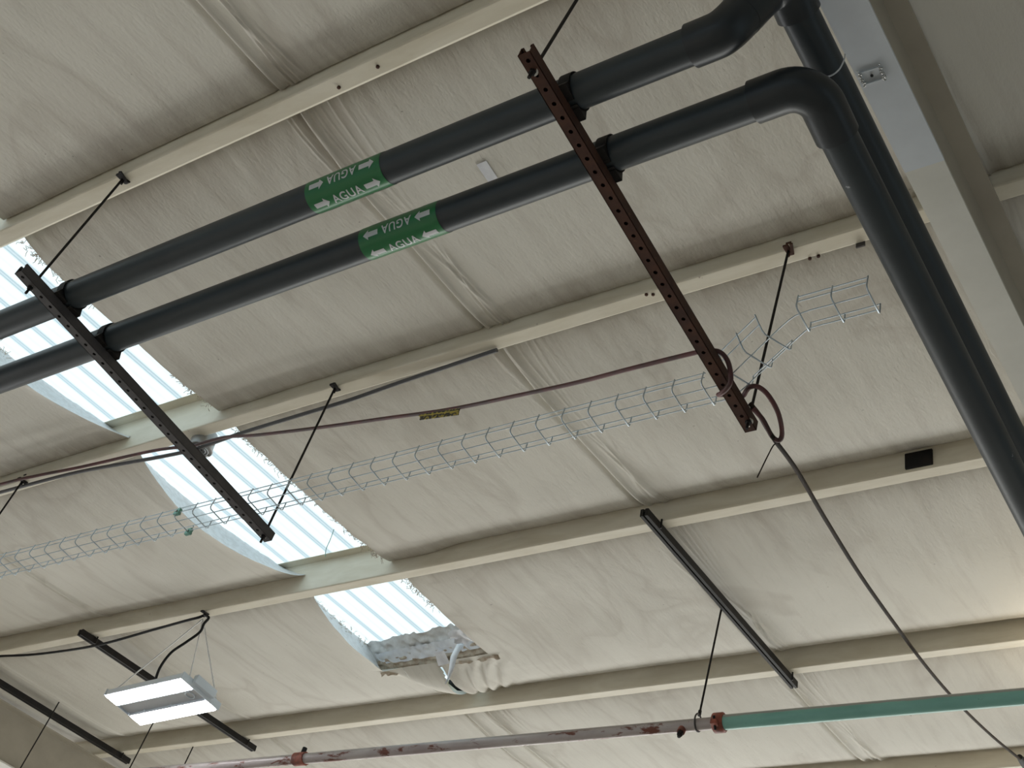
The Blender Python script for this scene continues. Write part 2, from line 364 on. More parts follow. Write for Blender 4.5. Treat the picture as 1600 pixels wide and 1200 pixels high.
# torn, sagging flap past the skylight end: it hangs from a crease on the left and is ripped along its right side
def seg_d(u0, v0, u1, v1):          # signed distance to a line and run along it
    L = math.hypot(u1 - u0, v1 - v0); a = ((U - u0) * (u1 - u0) + (V - v0) * (v1 - v0)) / L; b = ((U - u0) * (v1 - v0) - (V - v0) * (u1 - u0)) / L
    return b, a / L
bl, al = seg_d(-5.42, 5.56, -5.02, 6.12)     # crease on the left, b > 0 to its right
br, ar = seg_d(-4.97, 5.62, -5.00, 6.08)     # the rip
inm = (V > HV1 - 0.001) & (V < 6.125)
env = np.sin(np.pi * np.clip((V - 5.59) / 0.54, 0, 1))
Wd += np.where(inm & (bl > 0), 0.075 * (1 - np.exp(-bl / 0.05)) * env * np.where(br > 0, np.exp(-br / 0.22), 1), 0)
Wd += np.where(inm & (br > -0.005) & (br < 0.03), -0.03 * np.sin(np.pi * np.clip(br / 0.03, 0, 1)), 0)
bf, af = seg_d(-4.56, 5.42, -4.93, 6.13)
ff = np.exp(-((bf - 0.02) / 0.16) ** 2) * np.clip((af + 0.1) * 4, 0, 1) * (V < 6.125) * (V > 5.62) * (br > 0.02) * np.clip((V - 5.62) / 0.1, 0, 1)
Wd += 0.013 * ff * np.sin((bf + 0.06 * np.sin(af * 3)) * 62 / (0.75 + 0.5 * np.clip(1 - af, 0, 1)) + 1.5 * vnoise(U * 5, V * 3, 10))
# left edge of the opening bows away between purlins, edges lift a little
bow = 0.145 * np.sin(np.pi * np.minimum(tt, np.where(bay == 5, 0.5, 1.0))) ** 1.1 * (V < HV1)
lu = np.clip(1 - (HU0 - U) / 0.5, 0, 1) * (U <= HU0)
Us = U - bow * lu ** 2 + 0.006 * vnoise(V * 9, V * 0, 12) * (np.abs(U - HU0) < 1e-3)
Us += 0.008 * vnoise(V * 8, V * 0 + 5, 13) * (np.abs(U - HU1) < 1e-3)
Wd += np.where((U <= HU0) & (V < HV1), 0.022 * np.sin(np.pi * tt) * np.exp(-(HU0 - U) / 0.10), 0)
P = np.stack([Us, V * cs - (H - Wd) * sn, EYE + V * sn + (H - Wd) * cs], -1)
cu_ = (U[:-1, :-1] + U[1:, 1:]) / 2; cv_ = (V[:-1, :-1] + V[1:, 1:]) / 2
hole = (cu_ > HU0) & (cu_ < HU1) & (cv_ < HV1)
brc = (br[:-1, :-1] + br[1:, 1:]) / 2; arc_ = (ar[:-1, :-1] + ar[1:, 1:]) / 2
hole |= (np.abs(brc - 0.010) < 0.003 + 0.055 * np.clip(arc_ - 0.2, 0, 1)) & (arc_ > 0.06) & (cv_ < 6.11)    # the dark rip by the purlin
dust_shadev = np.zeros(U.shape)  # dirt along purlins and skylight edge, doubling as painted shade beside the purlins
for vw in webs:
    d = vw - V; dust_shadev += np.where(d >= 0, np.exp(-np.abs(d) / 0.11), 0.6 * np.exp(-np.clip(-d - FW, 0, 9) / 0.22))
dust_shadev = np.maximum(dust_shadev, 0.8 * np.exp(-np.abs(U - HU1) / 0.05) * (V < 5.7) * (0.5 + 0.5 * vnoise(V * 3, V * 0, 40)))
idx_ = np.arange(U.size).reshape(U.shape); q_ = np.stack([idx_[:-1, :-1], idx_[1:, :-1], idx_[1:, 1:], idx_[:-1, 1:]], -1)[~hole].reshape(-1)
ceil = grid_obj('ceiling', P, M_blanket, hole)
at = ceil.data.attributes.new('dust', 'FLOAT', 'POINT'); at.data.foreach_set('value', dust_shadev.reshape(-1)[np.unique(q_)].astype(np.float32)); tag(ceil, kind='structure')  # 'dust' holds dirt plus painted shade beside the purlins
# steel deck above the blanket, open where the translucent sheet lies
mb = MB()
for (u0, u1, v0, v1) in ((-22, -5.62, -6, 17), (-4.36, 8, -6, 17), (-5.62, -4.36, 6.15, 17), (-5.62, -4.36, -6, -2.5)):
    mb.box(W((u0 + u1) / 2, (v0 + v1) / 2, -0.225), u1 - u0, v1 - v0, 0.01, AU, AV, AN)
tag(mb.build('ceiling', M_deck), kind='structure')

# ------------------------------------------------------------------ skylight: one corrugated translucent sheet
pu = np.arange(-5.66, -4.32, 0.006); pv = np.array([-2.6, 0, 1, 2, 3, 4, 5, 6.2])
PU, PV = np.meshgrid(pu, pv, indexing='ij')
ph = ((PU + 5.62) / 0.172) % 1.0
prof = 0.5 + 0.5 * np.cos(2 * np.pi * ph) + 0.10 * np.cos(6 * np.pi * ph)
rib = 0.004 * np.exp(-(((ph - 0.5)) / 0.03) ** 2)
PWd = -0.205 - 0.030 * prof + rib * 0
PP = np.stack([PU, PV * cs - (H - PWd) * sn, EYE + PV * sn + (H - PWd) * cs], -1)
sk = grid_obj('window_1', PP, M_sky); tag(sk, kind='structure')

# facing turned up at the left edge of the opening (wrinkled underside), one strip per bay
left = empty('facing_edge_strip', W(-5.42, 3, -0.15), 'wrinkled silvery strip of facing turned up along the left edge of the skylight', 'insulation facing')
sv = np.arange(0.2, HV1, 0.02); sa = np.linspace(0, 1, 9); SV, SA = np.meshgrid(sv, sa, indexing='ij')
sb = np.clip(np.searchsorted(webs, SV) - 1, 0, 11); st_ = (SV - webs[sb]) / (webs[sb + 1] - webs[sb])
ci = int(np.argmin(np.abs(us - HU0))); eu = np.interp(SV, vs_, Us[ci]); ew = np.interp(SV, vs_, Wd[ci])
SU = eu + (-5.44 - 0.075 * np.sin(np.pi * np.minimum(st_, np.where(sb == 5, 0.5, 1.0))) - eu) * SA ** 0.8 + 0.002 * vnoise(SV * 30, SA * 4, 20)
SW = ew + (-0.20 - ew) * SA + 0.003 * vnoise(SV * 42, SA * 3, 21) * SA
SP = np.stack([SU, SV * cs - (H - SW) * sn, EYE + SV * sn + (H - SW) * cs], -1)
o = grid_obj('turned_edge', SP, M_foil); o.parent = left; o.matrix_parent_inverse = Matrix.Translation(left.location).inverted()
# loose glass-wool fibres on both cut edges
mb = MB()
for _ in range(3600):
    v = random.uniform(0.9, 5.55)
    if random.random() < 0.62: u = -4.572 - abs(random.gauss(0, 0.012)); w = -0.06 + random.uniform(-0.05, 0.015)
    else:
        a_ = math.sin(math.pi * ((v - 0.31) % 1.43) / 1.43); u = -5.43 - 0.075 * a_ + random.gauss(0, 0.010); w = -0.185 + random.uniform(-0.02, 0.04)
    if vnoise(np.array([v * 2.3]), np.array([1.0 if u > -5 else 7.0]), 30)[0] < -0.15: continue
    if min(abs(v - 0.03 - q_v) for q_v in WEB) < 0.09: continue
    p = W(u, v, w); L = random.uniform(0.008, 0.035)
    q = p + Vector((random.uniform(-1, 1), random.uniform(-1, 1), random.uniform(-1, 0.6))).normalized() * L
    r_ = p + Vector((random.uniform(-1, 1), random.uniform(-1, 1), random.uniform(-1, 0.6))).normalized() * L
    mb.tube([p, (p + q) / 2 + (r_ - p) * 0.4, q], 0.0016, 3, False, False)
tag(mb.build('glass_wool_fringe', M_wool), 'frayed tan glass wool fibres along both cut edges of the skylight opening', 'insulation', None, 'stuff')

# torn end of the skylight
root = empty('skylight_end_flap', W(-4.98, 5.6, -0.1), 'torn white taped flap closing the lower end of the skylight', 'tape flap')
def patch(name, c00, c10, c01, c11, m, nu=24, nv=8, wob=0.008, seed=1, parent=root):
    a, b = np.meshgrid(np.linspace(0, 1, nu), np.linspace(0, 1, nv), indexing='ij')
    c = [np.array(x) for x in (c00, c10, c01, c11)]
    g = (c[0][None, None] * ((1 - a) * (1 - b))[..., None] + c[1][None, None] * (a * (1 - b))[..., None] + c[2][None, None] * ((1 - a) * b)[..., None] + c[3][None, None] * (a * b)[..., None])
    g[..., 2] += wob * vnoise(a * nu / 2.2, b * nv / 2.0, seed); g[..., 1] += 0.5 * wob * vnoise(a * nu / 3, b * nv / 2 + 9, seed + 3)
    Pp = np.stack([g[..., 0], g[..., 1] * cs - (H - g[..., 2]) * sn, EYE + g[..., 1] * sn + (H - g[..., 2]) * cs], -1)
    o = grid_obj(name, Pp, m); o.parent = parent; o.matrix_parent_inverse = Matrix.Translation(parent.location).inverted()
    return o
def lerp3(a, b, t): return tuple(a[i] * (1 - t) + b[i] * t for i in range(3))
A0, A1, B0, B1 = (-5.56, 5.515, -0.20), (-4.58, 5.44, -0.20), (-5.43, 5.645, -0.034), (-4.50, 5.64, -0.036)
def band(name, t0, t1, off, m, nv, wob, seed, trim=0.0):
    P_ = []
    for t in (t0, t1):
        for p in (lerp3(A0, B0, t), lerp3(A1, B1, t)): P_.append((p[0], p[1], p[2] + off))
    l0 = lerp3(P_[0], P_[1], trim); l1 = lerp3(P_[2], P_[3], trim); r0 = lerp3(P_[1], P_[0], trim * 0.6); r1 = lerp3(P_[3], P_[2], trim * 0.6)
    return patch(name, l0, r0, l1, r1, m, 70, nv, wob, seed)
band('closure_strip', 0.0, 0.62, 0.0, M_foil, 10, 0.016, 3)
band('torn_wool', 0.52, 1.0, 0.008, M_wool, 14, 0.012, 5)
band('white_tape', 0.30, 0.66, 0.014, M_tape, 8, 0.006, 8, 0.07)
patch('tape_scrap', (-4.93, 5.53, -0.062), (-4.85, 5.52, -0.062), (-4.955, 5.62, -0.02), (-4.86, 5.61, -0.02), M_tape, 6, 6, 0.004, 9)
patch('crumpled_tape', (-4.72, 5.36, -0.08), (-4.60, 5.34, -0.08), (-4.70, 5.46, -0.05), (-4.58, 5.45, -0.05), M_tape, 8, 8, 0.02, 10)
a = [W(-4.69, 5.47, -0.06), W(-4.72, 5.47, 0.02), W(-4.735, 5.49, 0.09), W(-4.75, 5.50, 0.15), W(-4.765, 5.50, 0.185)]
wid = [0.026, 0.024, 0.017, 0.008, 0.0015]; mb = MB(); vs0 = []
for p, wd_ in zip(a, wid): vs0 += [p - Vector((wd_, 0, 0)), p + Vector((wd_, 0.004, 0))]
mb.add(vs0, [(2 * i, 2 * i + 1, 2 * i + 3, 2 * i + 2) for i in range(4)], True)
o = mb.build('hanging_tape_strip', M_tape, root); md = o.modifiers.new('t', 'SOLIDIFY'); md.thickness = 0.001
# black block standing in for the shade behind the rip
mb = MB().box(W(-5.02, 6.06, -0.14), 0.30, 0.12, 0.03, AU, AV, AN); tag(mb.build('ceiling', M_dark), kind='structure')  # added shade block, not a real ceiling part

# small pale repair patch on the facing
pt = np.zeros((6, 10, 3)); 
for i_ in range(6):
    for j_ in range(10):
        uu = -2.425 + 0.045 * i_ / 5 - 0.006 * j_ / 9; vv = 2.31 + 0.10 * j_ / 9
        kk = int(np.argmin(np.abs(us - uu))); ww = float(np.interp(vv, vs_, Wd[kk])) + 0.004
        pt[i_, j_] = W(uu, vv, ww)
tag(grid_obj('repair_patch', pt, M_tape), 'small pale repair patch on the facing between the two slate pipes', 'patch')

# ------------------------------------------------------------------ rafters
def rafter(u0, name_label, v0=-5, v1=16, paint=None):
    r = empty('steel_rafter', W(u0, 3, 0.2), name_label, 'rafter', 'steel rafters')
    D = 0.40
    MB().box(W(u0, (v0 + v1) / 2, 0.006), 0.146, v1 - v0, 0.010, AU, AV, AN).build('top_flange', M_raftshade, r)
    MB().box(W(u0, (v0 + v1) / 2, D / 2), 0.008, v1 - v0, D - 0.012, AU, AV, AN).build('web', M_raftshade, r)
    if paint:
        MB().box(W(u0, (v0 + paint) / 2, D - 0.006), 0.122, paint - v0, 0.012, AU, AV, AN).build('painted_flange', M_greypaint, r)['label'] = 'freshly grey painted stretch of the bottom flange'
        MB().box(W(u0, (paint + v1) / 2, D - 0.006), 0.121, v1 - paint, 0.012, AU, AV, AN).build('bottom_flange', M_raftlit, r)
    else:
        MB().box(W(u0, (v0 + v1) / 2, D - 0.006), 0.12, v1 - v0, 0.012, AU, AV, AN).build('bottom_flange', M_raftlit, r)
    return r
R1 = rafter(-0.843, 'deep beige steel rafter with a grey painted stretch beside the slate drop pipes', paint=2.62)
rafter(-8.83, 'beige steel rafter in the lower left corner beyond the light fitting')
# square lug weld on the painted flange
mb = MB(); c = W(-0.862, 2.235, 0.400)
e1 = (AU * 1.0 + AV * 0.05).normalized(); e2 = AN.cross(e1)
ring_o, ring_i = 0.028, 0.0225
for sx in (-1, 1): mb.box(c + e1 * sx * 0.028, 0.004, 0.050, 0.010, e1, e2, AN)
for sy in (-1, 1): mb.box(c + e2 * sy * 0.022, 0.056, 0.004, 0.010, e1, e2, AN)
o = mb.build('lug_plate', M_greypaint, R1, 0.001)
mb = MB()
for _ in range(70):
    a = random.choice([(-1, 0), (1, 0), (1, 0), (-1, 0)]); p = c + e1 * a[0] * 0.030 + e2 * random.uniform(-0.028, 0.028) + AN * -0.004
    p += Vector((random.uniform(-.004, .004), random.uniform(-.004, .004), 0)); mb.tube([p, p + Vector((random.uniform(-.004, .004), random.uniform(-.005, .005), -0.002))], 0.0022, 5, True)
o = mb.build('weld_bead', M_zinc2, R1); o['kind'] = 'stuff'
MB().tube([c + AN * -0.001, c + AN * -0.004], 0.0045, 12).build('bolt_hole', M_dark, R1)

# ------------------------------------------------------------------ slotted strut trapezes
def strut_meshes(x, y0, y1, zb, m, parent, hole_r=0.0068, pitch=0.048):
    # open-top C channel running along y, real holes through its floor
    h, w_, t_ = 0.041, 0.041, 0.0025; mb = MB(); n = int((y1 - y0) / pitch); yy = y0
    pts = 12
    ncell = n; L = (y1 - y0) / ncell
    for lev, zz in ((0, zb), (1, zb + t_)):
        for i in range(ncell):
            cy = y0 + (i + 0.5) * L; vs = []; fs = []
            for j in range(pts):
                a = 2 * math.pi * j / pts; vs.append((x + hole_r * math.cos(a), cy + hole_r * math.sin(a), zz))
            for j in range(pts):
                a = 2 * math.pi * j / pts; c_, s_ = math.cos(a), math.sin(a); mxx = max(abs(c_), abs(s_))
                vs.append((x + w_ / 2 * c_ / mxx, cy + L / 2 * s_ / mxx, zz))
            for j in range(pts): fs.append((j, (j + 1) % pts, pts + (j + 1) % pts, pts + j))
            mb.add(vs, fs)
            if lev == 0: # corner triangles are part of the rectangle edge
                pass
    for i in range(ncell):                               # hole walls
        cy = y0 + (i + 0.5) * L; mb.tube([(x, cy, zb), (x, cy, zb + t_)], hole_r, pts, False)
    # corners of each cell
    for zz in (zb, zb + t_):
        for i in range(ncell):
            cy = y0 + (i + 0.5) * L; a1 = 2 * math.pi * 1 / pts
            for sx in (-1, 1):
                for sy in (-1, 1):
                    p1 = (x + sx * w_ / 2, cy + sy * L / 2 * math.tan(math.pi / 6), zz); p2 = (x + sx * w_ / 2 * math.tan(math.pi / 6), cy + sy * L / 2, zz)
                    mb.add([p1, (x + sx * w_ / 2, cy + sy * L / 2, zz), p2], [(0, 1, 2)])
    for s in (-1, 1):
        mb.box((x + s * (w_ / 2 - t_ / 2), (y0 + y1) / 2, zb + h / 2), t_, y1 - y0, h)
        mb.box((x + s * (w_ / 2 - 0.0045), (y0 + y1) / 2, zb + h - t_ / 2), 0.009, y1 - y0, t_)
        mb.box((x + s * (w_ / 2 - 0.008), (y0 + y1) / 2, zb + h - 0.005), t_, y1 - y0, 0.008)
    return mb
ZB = 3.06 + EYE
struts = [(-1.572, M_rust, 'rust brown slotted strut bar under the right part of both slate water pipes'),
          (-3.740, M_dsteel, 'dark grey slotted strut bar crossing the skylight under the slate water pipes'),
          (-6.02, M_dsteel, 'dark grey slotted strut bar outside the left edge under the water pipes')]
for x, m, lab in struts:
    o = strut_meshes(x, 1.135, 2.625, ZB, m, None).build('strut_channel', m); tag(o, lab, 'strut channel', 'trapeze strut bars')

def thread_rod(p_top, p_bot, r, label, m=M_black, nuts=(), clamp=None, group='threaded hanger rods'):
    t = empty('threaded_rod', p_top, label, 'hanger rod', group)
    p_top = Vector(p_top); p_bot = Vector(p_bot); d = (p_bot - p_top).normalized()
    MB().tube([p_top, p_bot], r, 10).build('rod', m, t)
    for q, mm in nuts:
        q = Vector(q); MB().tube([q - d * 0.005, q + d * 0.005], 0.0105, 6, True, False).build('nut', mm, t)
        MB().tube([q - d * 0.0075, q - d * 0.0055], 0.016, 14, True, False).build('washer', M_zinc2, t)
    return t
def beam_clamp(u, v, label, m=M_black, group='beam clamps on the purlins', sc=1.0):
    t = empty('beam_clamp', W(u, v, 0.01), label, 'beam clamp', group)
    # C-shaped jaw hooked on the flange lip with a set screw
    c = W(u, v, 0)
    out = [(-0.030, -0.012), (0.022, -0.012), (0.030, -0.004), (0.030, 0.030), (0.016, 0.036), (-0.006, 0.036), (-0.006, 0.028), (0.014, 0.027), (0.019, 0.020), (0.019, 0.002), (0.012, -0.002), (-0.030, -0.002)]
    out = [(a * sc, b * sc) for a, b in out]
    MB().prism(out, c - AU * 0.011 * sc, AV, AN, AU, 0.022 * sc).build('jaw', m, t, 0.0015)
    MB().tube([c + AV * 0.004 * sc - AN * 0.034 * sc, c + AV * 0.004 * sc + AN * 0.0], 0.005 * sc, 8).build('set_screw', m, t)
    MB().box(c + AU * 0.020 * sc + AV * -0.014 * sc - AN * 0.016 * sc, 0.012 * sc, 0.05 * sc, 0.007 * sc, (AU + AV * 0.3).normalized(), (AV - AU * 0.3).normalized(), AN).build('strap', m, t)
    return t
y_of = lambda v: v * cs - H * sn
rods = [(-3.777, -3.745, 1.745, 1.205, 'left rod carrying the grey strut, hung from the nearest purlin'),
        (-3.781, -3.735, 3.135, 2.590, 'thin black rod at the far end of the grey strut, crossing the skylight'),
        (-1.545, -1.578, 1.745, 1.190, 'thick rod meeting the upper end of the rust brown strut'),
        (-1.528, -1.562, 3.130, 2.580, 'black rod passing the bent tray pieces down to the rust brown strut'),
        (-6.07, -6.03, 3.130, 2.590, 'short piece of black rod at the left edge of the picture'),
        (-6.07, -6.03, 1.745, 1.205, 'black rod outside the left edge on the nearest purlin')]
for ut, ub, vt, yb, lab in rods:
    top = W(ut, vt, 0.004); bot = Vector((ub, yb, ZB - 0.035))
    d = (bot - top).normalized(); q = top + d * ((top.z - ZB + 0.005) / -d.z)
    thread_rod(top, bot, 0.0052, lab, M_black, [(q, M_black)])
for u, v, lab in ((-3.777, 1.745, 'black clamp on the nearest purlin, left of the green labels'), (-3.781, 3.135, 'black clamp on the second purlin just right of the skylight'),
                  (-1.528, 3.130, 'rusty clamp on the second purlin above the bent tray pieces'), (-6.07, 3.130, 'black clamp on the second purlin at the left edge'), (-1.545, 1.745, 'clamp on the nearest purlin above the picture'),
                  (-6.045, 4.605, 'black clamp on the third purlin holding the light fitting chains')):
    beam_clamp(u, v, lab, M_rust if 'rusty' in lab else M_black, sc=1.0)

# ------------------------------------------------------------------ slate water pipes
PR = 0.0525; PZ = 3.1535 + EYE
def arc(c, a, b, r, n=10):       # quarter turn from direction a to direction b around centre c
    return [c + a * (-math.sin(t_)) * 0 + (a * math.sin(t_) + b * (1 - math.cos(t_))) * r for t_ in [i * (math.pi / 2) / n for i in range(n + 1)]]
def agua_text(parent, ring_x0, ring_x1, yc, arrows, rows):
    L = ring_x1 - ring_x0
    td = bpy.data.curves.new('agua', 'FONT'); td.body = 'AGUA'; td.size = 0.054; td.align_x = 'CENTER'; td.offset = 0.0009; td.space_character = 1.12
    to = bpy.data.objects.new('tmp', td); COL.objects.link(to); to.scale = (0.8, 1, 1)
    dg = bpy.context.evaluated_depsgraph_get(); me0 = bpy.data.meshes.new_from_object(to.evaluated_get(dg)); bpy.data.objects.remove(to)
    bm = bmesh.new(); bm.from_mesh(me0)
    for v in bm.verts: v.co.x *= 0.74; v.co.y *= 0.80
    ys = [v.co.y for v in bm.verts]; ymid = (min(ys) + max(ys)) / 2
    for v in bm.verts: v.co.y -= ymid
    hh = (max(ys) - min(ys)) / 2
    for i in range(1, 8):
        y = -hh + 2 * hh * i / 8
        bmesh.ops.bisect_plane(bm, geom=bm.verts[:] + bm.edges[:] + bm.faces[:], plane_co=(0, y, 0), plane_no=(0, 1, 0))
    bm.verts.index_update(); V0 = [v.co.copy() for v in bm.verts]; F0 = [[v.index for v in f.verts] for f in bm.faces]; bm.free()
    R = PR + 0.0022
    def place(pts, flip):
        out = []
        for p in pts:
            s_, h_ = (p[0], p[1]) if not flip else (-p[0], -p[1]); out.append((s_, h_))
        return out
    for ang, flip in rows:
        # angle measured from straight down, positive towards +y (far side)
        def wrap(s_, h_):
            th = ang - h_ / R; return Vector(((ring_x0 + ring_x1) / 2 + s_, yc + R * math.sin(th), PZ - R * math.cos(th)))
        mb = MB(); mb.add([wrap(*q) for q in place(V0, flip)], F0); o = mb.build('lettering', M_white, parent)
        for sx in (-1, 1):
            mb = MB(); cx = sx * L * 0.335; s = 1 if arrows > 0 else -1
            shape_rows = 10; aw = 0.060; hd = 0.020
            # shaft strips then head strips around the pipe
            for i in range(6):
                h0 = -0.009 + 0.018 * i / 6; h1 = -0.009 + 0.018 * (i + 1) / 6
                mb.add([wrap(cx - s * aw / 2, h0), wrap(cx + s * (aw / 2 - hd), h0), wrap(cx + s * (aw / 2 - hd), h1), wrap(cx - s * aw / 2, h1)], [(0, 1, 2, 3)])
            for i in range(8):
                h0 = -0.0185 + 0.037 * i / 8; h1 = -0.0185 + 0.037 * (i + 1) / 8
                f0 = 1 - abs(h0) / 0.0185; f1 = 1 - abs(h1) / 0.0185; xb = cx + s * (aw / 2 - hd)
                mb.add([wrap(xb, h0), wrap(xb + s * hd * f0, h0), wrap(xb + s * hd * f1, h1), wrap(xb, h1)], [(0, 1, 2, 3)])
            mb.build('flow_arrow', M_white, parent)
def label_band(parent, x0, x1, yc, arrows, rows, lab):
    b = MB().tube([(x0, yc, PZ), (x1, yc, PZ)], PR + 0.0012, 40, False).build('label_band', M_green, parent); b['label'] = lab
    return b
pw1 = empty('water_pipe', Vector((-4, 1.336, PZ)), 'upper slate plastic water pipe with a green label whose arrows point right', 'water pipe', 'slate water pipes')
pw2 = empty('water_pipe', Vector((-4, 1.556, PZ)), 'lower slate plastic water pipe with a green label whose arrows point left', 'water pipe', 'slate water pipes')
MB().tube([(-13.5, 1.336, PZ), (-1.14, 1.336, PZ)], PR, 40).build('pipe_run', M_pipe, pw1)
MB().tube([(-13.5, 1.556, PZ), (-1.06, 1.556, PZ)], PR, 40).build('pipe_run', M_pipe, pw2)
RD = math.radians
label_band(pw1, -2.523, -2.217, 1.336, 1, None, 'green band marked AGUA with white arrows pointing right')
label_band(pw2, -2.462, -2.148, 1.556, -1, None, 'green band marked AGUA with white arrows pointing left')
# the camera sees the pipes from about 23 and 26 degrees off straight down
v1_ = -RD(23.0); v2_ = -RD(26.2)
agua_text(pw1, -2.523, -2.217, 1.336, 1, [(v1_ - RD(42), True), (v1_ + RD(29), False), (v1_ + RD(101), True), (v1_ - RD(114), False), (v1_ + RD(173), False)])
agua_text(pw2, -2.462, -2.148, 1.556, -1, [(v2_ - RD(33), True), (v2_ + RD(40), False), (v2_ + RD(112), True), (v2_ - RD(105), False), (v2_ + RD(184), False)])
FR = 0.0615
# lower pipe: elbow then the run beside the rafter
ec = Vector((-0.930, 1.556, PZ)); rb = 0.085
p_in = ec - Vector((rb, 0, 0)); q = [Vector((-1.095, 1.556, PZ)), p_in - Vector((0.01, 0, 0))] + [p_in + Vector((rb * math.sin(a), rb * (1 - math.cos(a)), 0)) for a in [i * math.pi / 24 for i in range(13)]] + [Vector((-0.930, 1.735, PZ))]
MB().tube(q, FR, 36).build('elbow', M_fit, pw2)
MB().tube([(-0.930, 1.70, PZ), (-0.930 + 0.025 * 6.0, 7.7, PZ)], PR, 36).build('drop_run', M_pipe, pw2)
# upper pipe: rises through a 45 degree bend, then an elbow passes over the lower pipe
Z2 = 3.355 + EYE; DZ = Z2 - PZ; X2 = -0.942
q = spline([Vector((-1.178, 1.336, PZ)), Vector((-1.115, 1.336, PZ)), Vector((-1.09, 1.336, PZ + 0.006)), Vector((-1.065, 1.336, PZ + 0.032)), Vector((-1.030, 1.336, PZ + 0.090))], 5)
MB().tube(q, FR, 36).build('bend_fitting', M_fit, pw1)
q = spline([Vector((-1.045, 1.336, PZ + 0.065)), Vector((-1.010, 1.336, PZ + 0.125)), Vector((-0.985, 1.340, PZ + 0.168)), Vector((X2 - 0.016, 1.352, Z2 - 0.012)), Vector((X2, 1.385, Z2)), Vector((X2, 1.45, Z2))], 5)
MB().tube(q, FR + 0.001, 36).build('elbow', M_fit, pw1)
MB().tube([(X2, 1.42, Z2), (X2 + 0.025 * 6.2, 7.7, Z2 + 0.02)], PR, 36).build('drop_run', M_pipe, pw1)
# white wire loop by the elbows
tag(MB().tube(spline([Q(-0.915, 1.600, 3.236), Q(-0.895, 1.598, 3.230), Q(-0.875, 1.594, 3.238), Q(-0.860, 1.586, 3.262), Q(-0.856, 1.58, 3.285)], 6), 0.0022, 6).build('tie_wire', M_white), 'short pale tie wire curled around the slate pipe by the rafter', 'wire')
# pipe clamps
def pipe_clamp(x, y, m, lab):
    t = empty('pipe_clamp', (x, y, PZ), lab, 'pipe clamp', 'pipe clamps on the strut bars'); r = PR + 0.003
    for s in (-1, 1):
        mb = MB(); N_ = 22; ins = []; 
        for i in range(N_ + 1):
            a = math.radians(8) + (math.pi - math.radians(16)) * i / N_
            ins.append((s * math.sin(a), math.cos(a)))
        for xx in (0,):
            vs = []
            for (sy, cz) in ins:
                for rr_, xo in ((r, -0.018), (r, 0.018), (r + 0.003, 0.018), (r + 0.003, -0.018)): vs.append((x + xo, y + sy * rr_, PZ + cz * rr_))
            fs = []
            for i in range(N_):
                for j in range(4): fs.append((i * 4 + j, i * 4 + (j + 1) % 4, (i + 1) * 4 + (j + 1) % 4, (i + 1) * 4 + j))
            fs += [(0, 1, 2, 3), tuple(N_ * 4 + j for j in (3, 2, 1, 0))]
            mb.add(vs, fs)
        mb.box((x, y + s * 0.007, PZ + r + 0.010), 0.036, 0.003, 0.026)
        # flared foot gripping the channel
        mb.add([(x - 0.018, y + s * 0.050, PZ - 0.020), (x + 0.018, y + s * 0.050, PZ - 0.020), (x + 0.018, y + s * 0.062, PZ - PR - 0.004), (x - 0.018, y + s * 0.062, PZ - PR - 0.004),
                (x - 0.018, y + s * 0.020, PZ - PR - 0.004), (x + 0.018, y + s * 0.020, PZ - PR - 0.004)], [(0, 1, 2, 3), (2, 3, 4, 5), (0, 3, 4), (1, 2, 5)])
        mb.build('half_strap', m, t)
    MB().tube([(x, y - 0.022, PZ + r + 0.014), (x, y + 0.022, PZ + r + 0.014)], 0.004, 8).build('bolt', m, t)
for x, m, nm in ((-1.548, M_black, 'rust brown'), (-3.716, M_black, 'grey'), (-6.0, M_black, 'left, hidden')):
    for y, pn in ((1.336, 'upper'), (1.556, 'lower')):
        pipe_clamp(x, y, m, 'black strap clamp fixing the %s slate pipe to the %s strut bar' % (pn, nm))

# ------------------------------------------------------------------ wire basket tray
def basket(name, x0, x1, crosses, p_of, lab, group=None, wall_rng=None, parts=True, floor_rng=None):
    """p_of(s, d, z) gives the world point at run s, sideways d, height z"""
    t = empty(name, p_of(crosses[0], 0, 0), lab, 'wire tray', group)
    for side, z in ((-0.05, 0.050), (-0.05, 0.027), (0.05, 0.041)):
        if True:
            a, b = wall_rng or (x0, x1)
            MB().tube([p_of(a, side, z), p_of(b, side, z)], 0.0021, 6).build('side_wire', M_zinc, t)
    for d in (-0.024, 0.040):
        a, b = floor_rng or (x0, x1)
        MB().tube([p_of(a, d, 0.002), p_of(b, d, 0.002)], 0.0021, 6).build('floor_wire', M_zinc, t)
    return t
def cross_wire(s, p_of, t):
    pts = [(-0.050, 0.057), (-0.052, 0.030), (-0.053, 0.009), (-0.050, 0.002), (-0.044, -0.002), (0.0, -0.002), (0.047, -0.002), (0.052, 0.003), (0.053, 0.02), (0.052, 0.046)]
    MB().tube([p_of(s, d, z) for d, z in pts], 0.0026, 6).build('cross_wire', M_zinc, t)
TZ = 3.109 + EYE
main_p = lambda s, d, z: Vector((s, 2.470 + d, TZ + z))
tm = basket('wire_basket_tray', -9.2, -1.655, [-5], main_p, 'long straight galvanised wire basket tray lying across the strut bars', wall_rng=(-9.2, -1.655), floor_rng=(-9.2, -1.60))
x = -1.662
while x > -9.2: cross_wire(x, main_p, tm); x -= 0.1078
# splice clamps
for d, z in ((-0.05, 0.030), (0.045, 0.0)):
    MB().box(main_p(-4.14, d, z), 0.03, 0.014, 0.03).build('splice_clamp', mat('green_zinc', (0.18, 0.38, 0.32), 0.35, 0.6), tm)
    MB().tube([main_p(-4.14, d - 0.012, z), main_p(-4.14, d + 0.016, z)], 0.006, 8).build('splice_bolt', M_zinc2, tm)
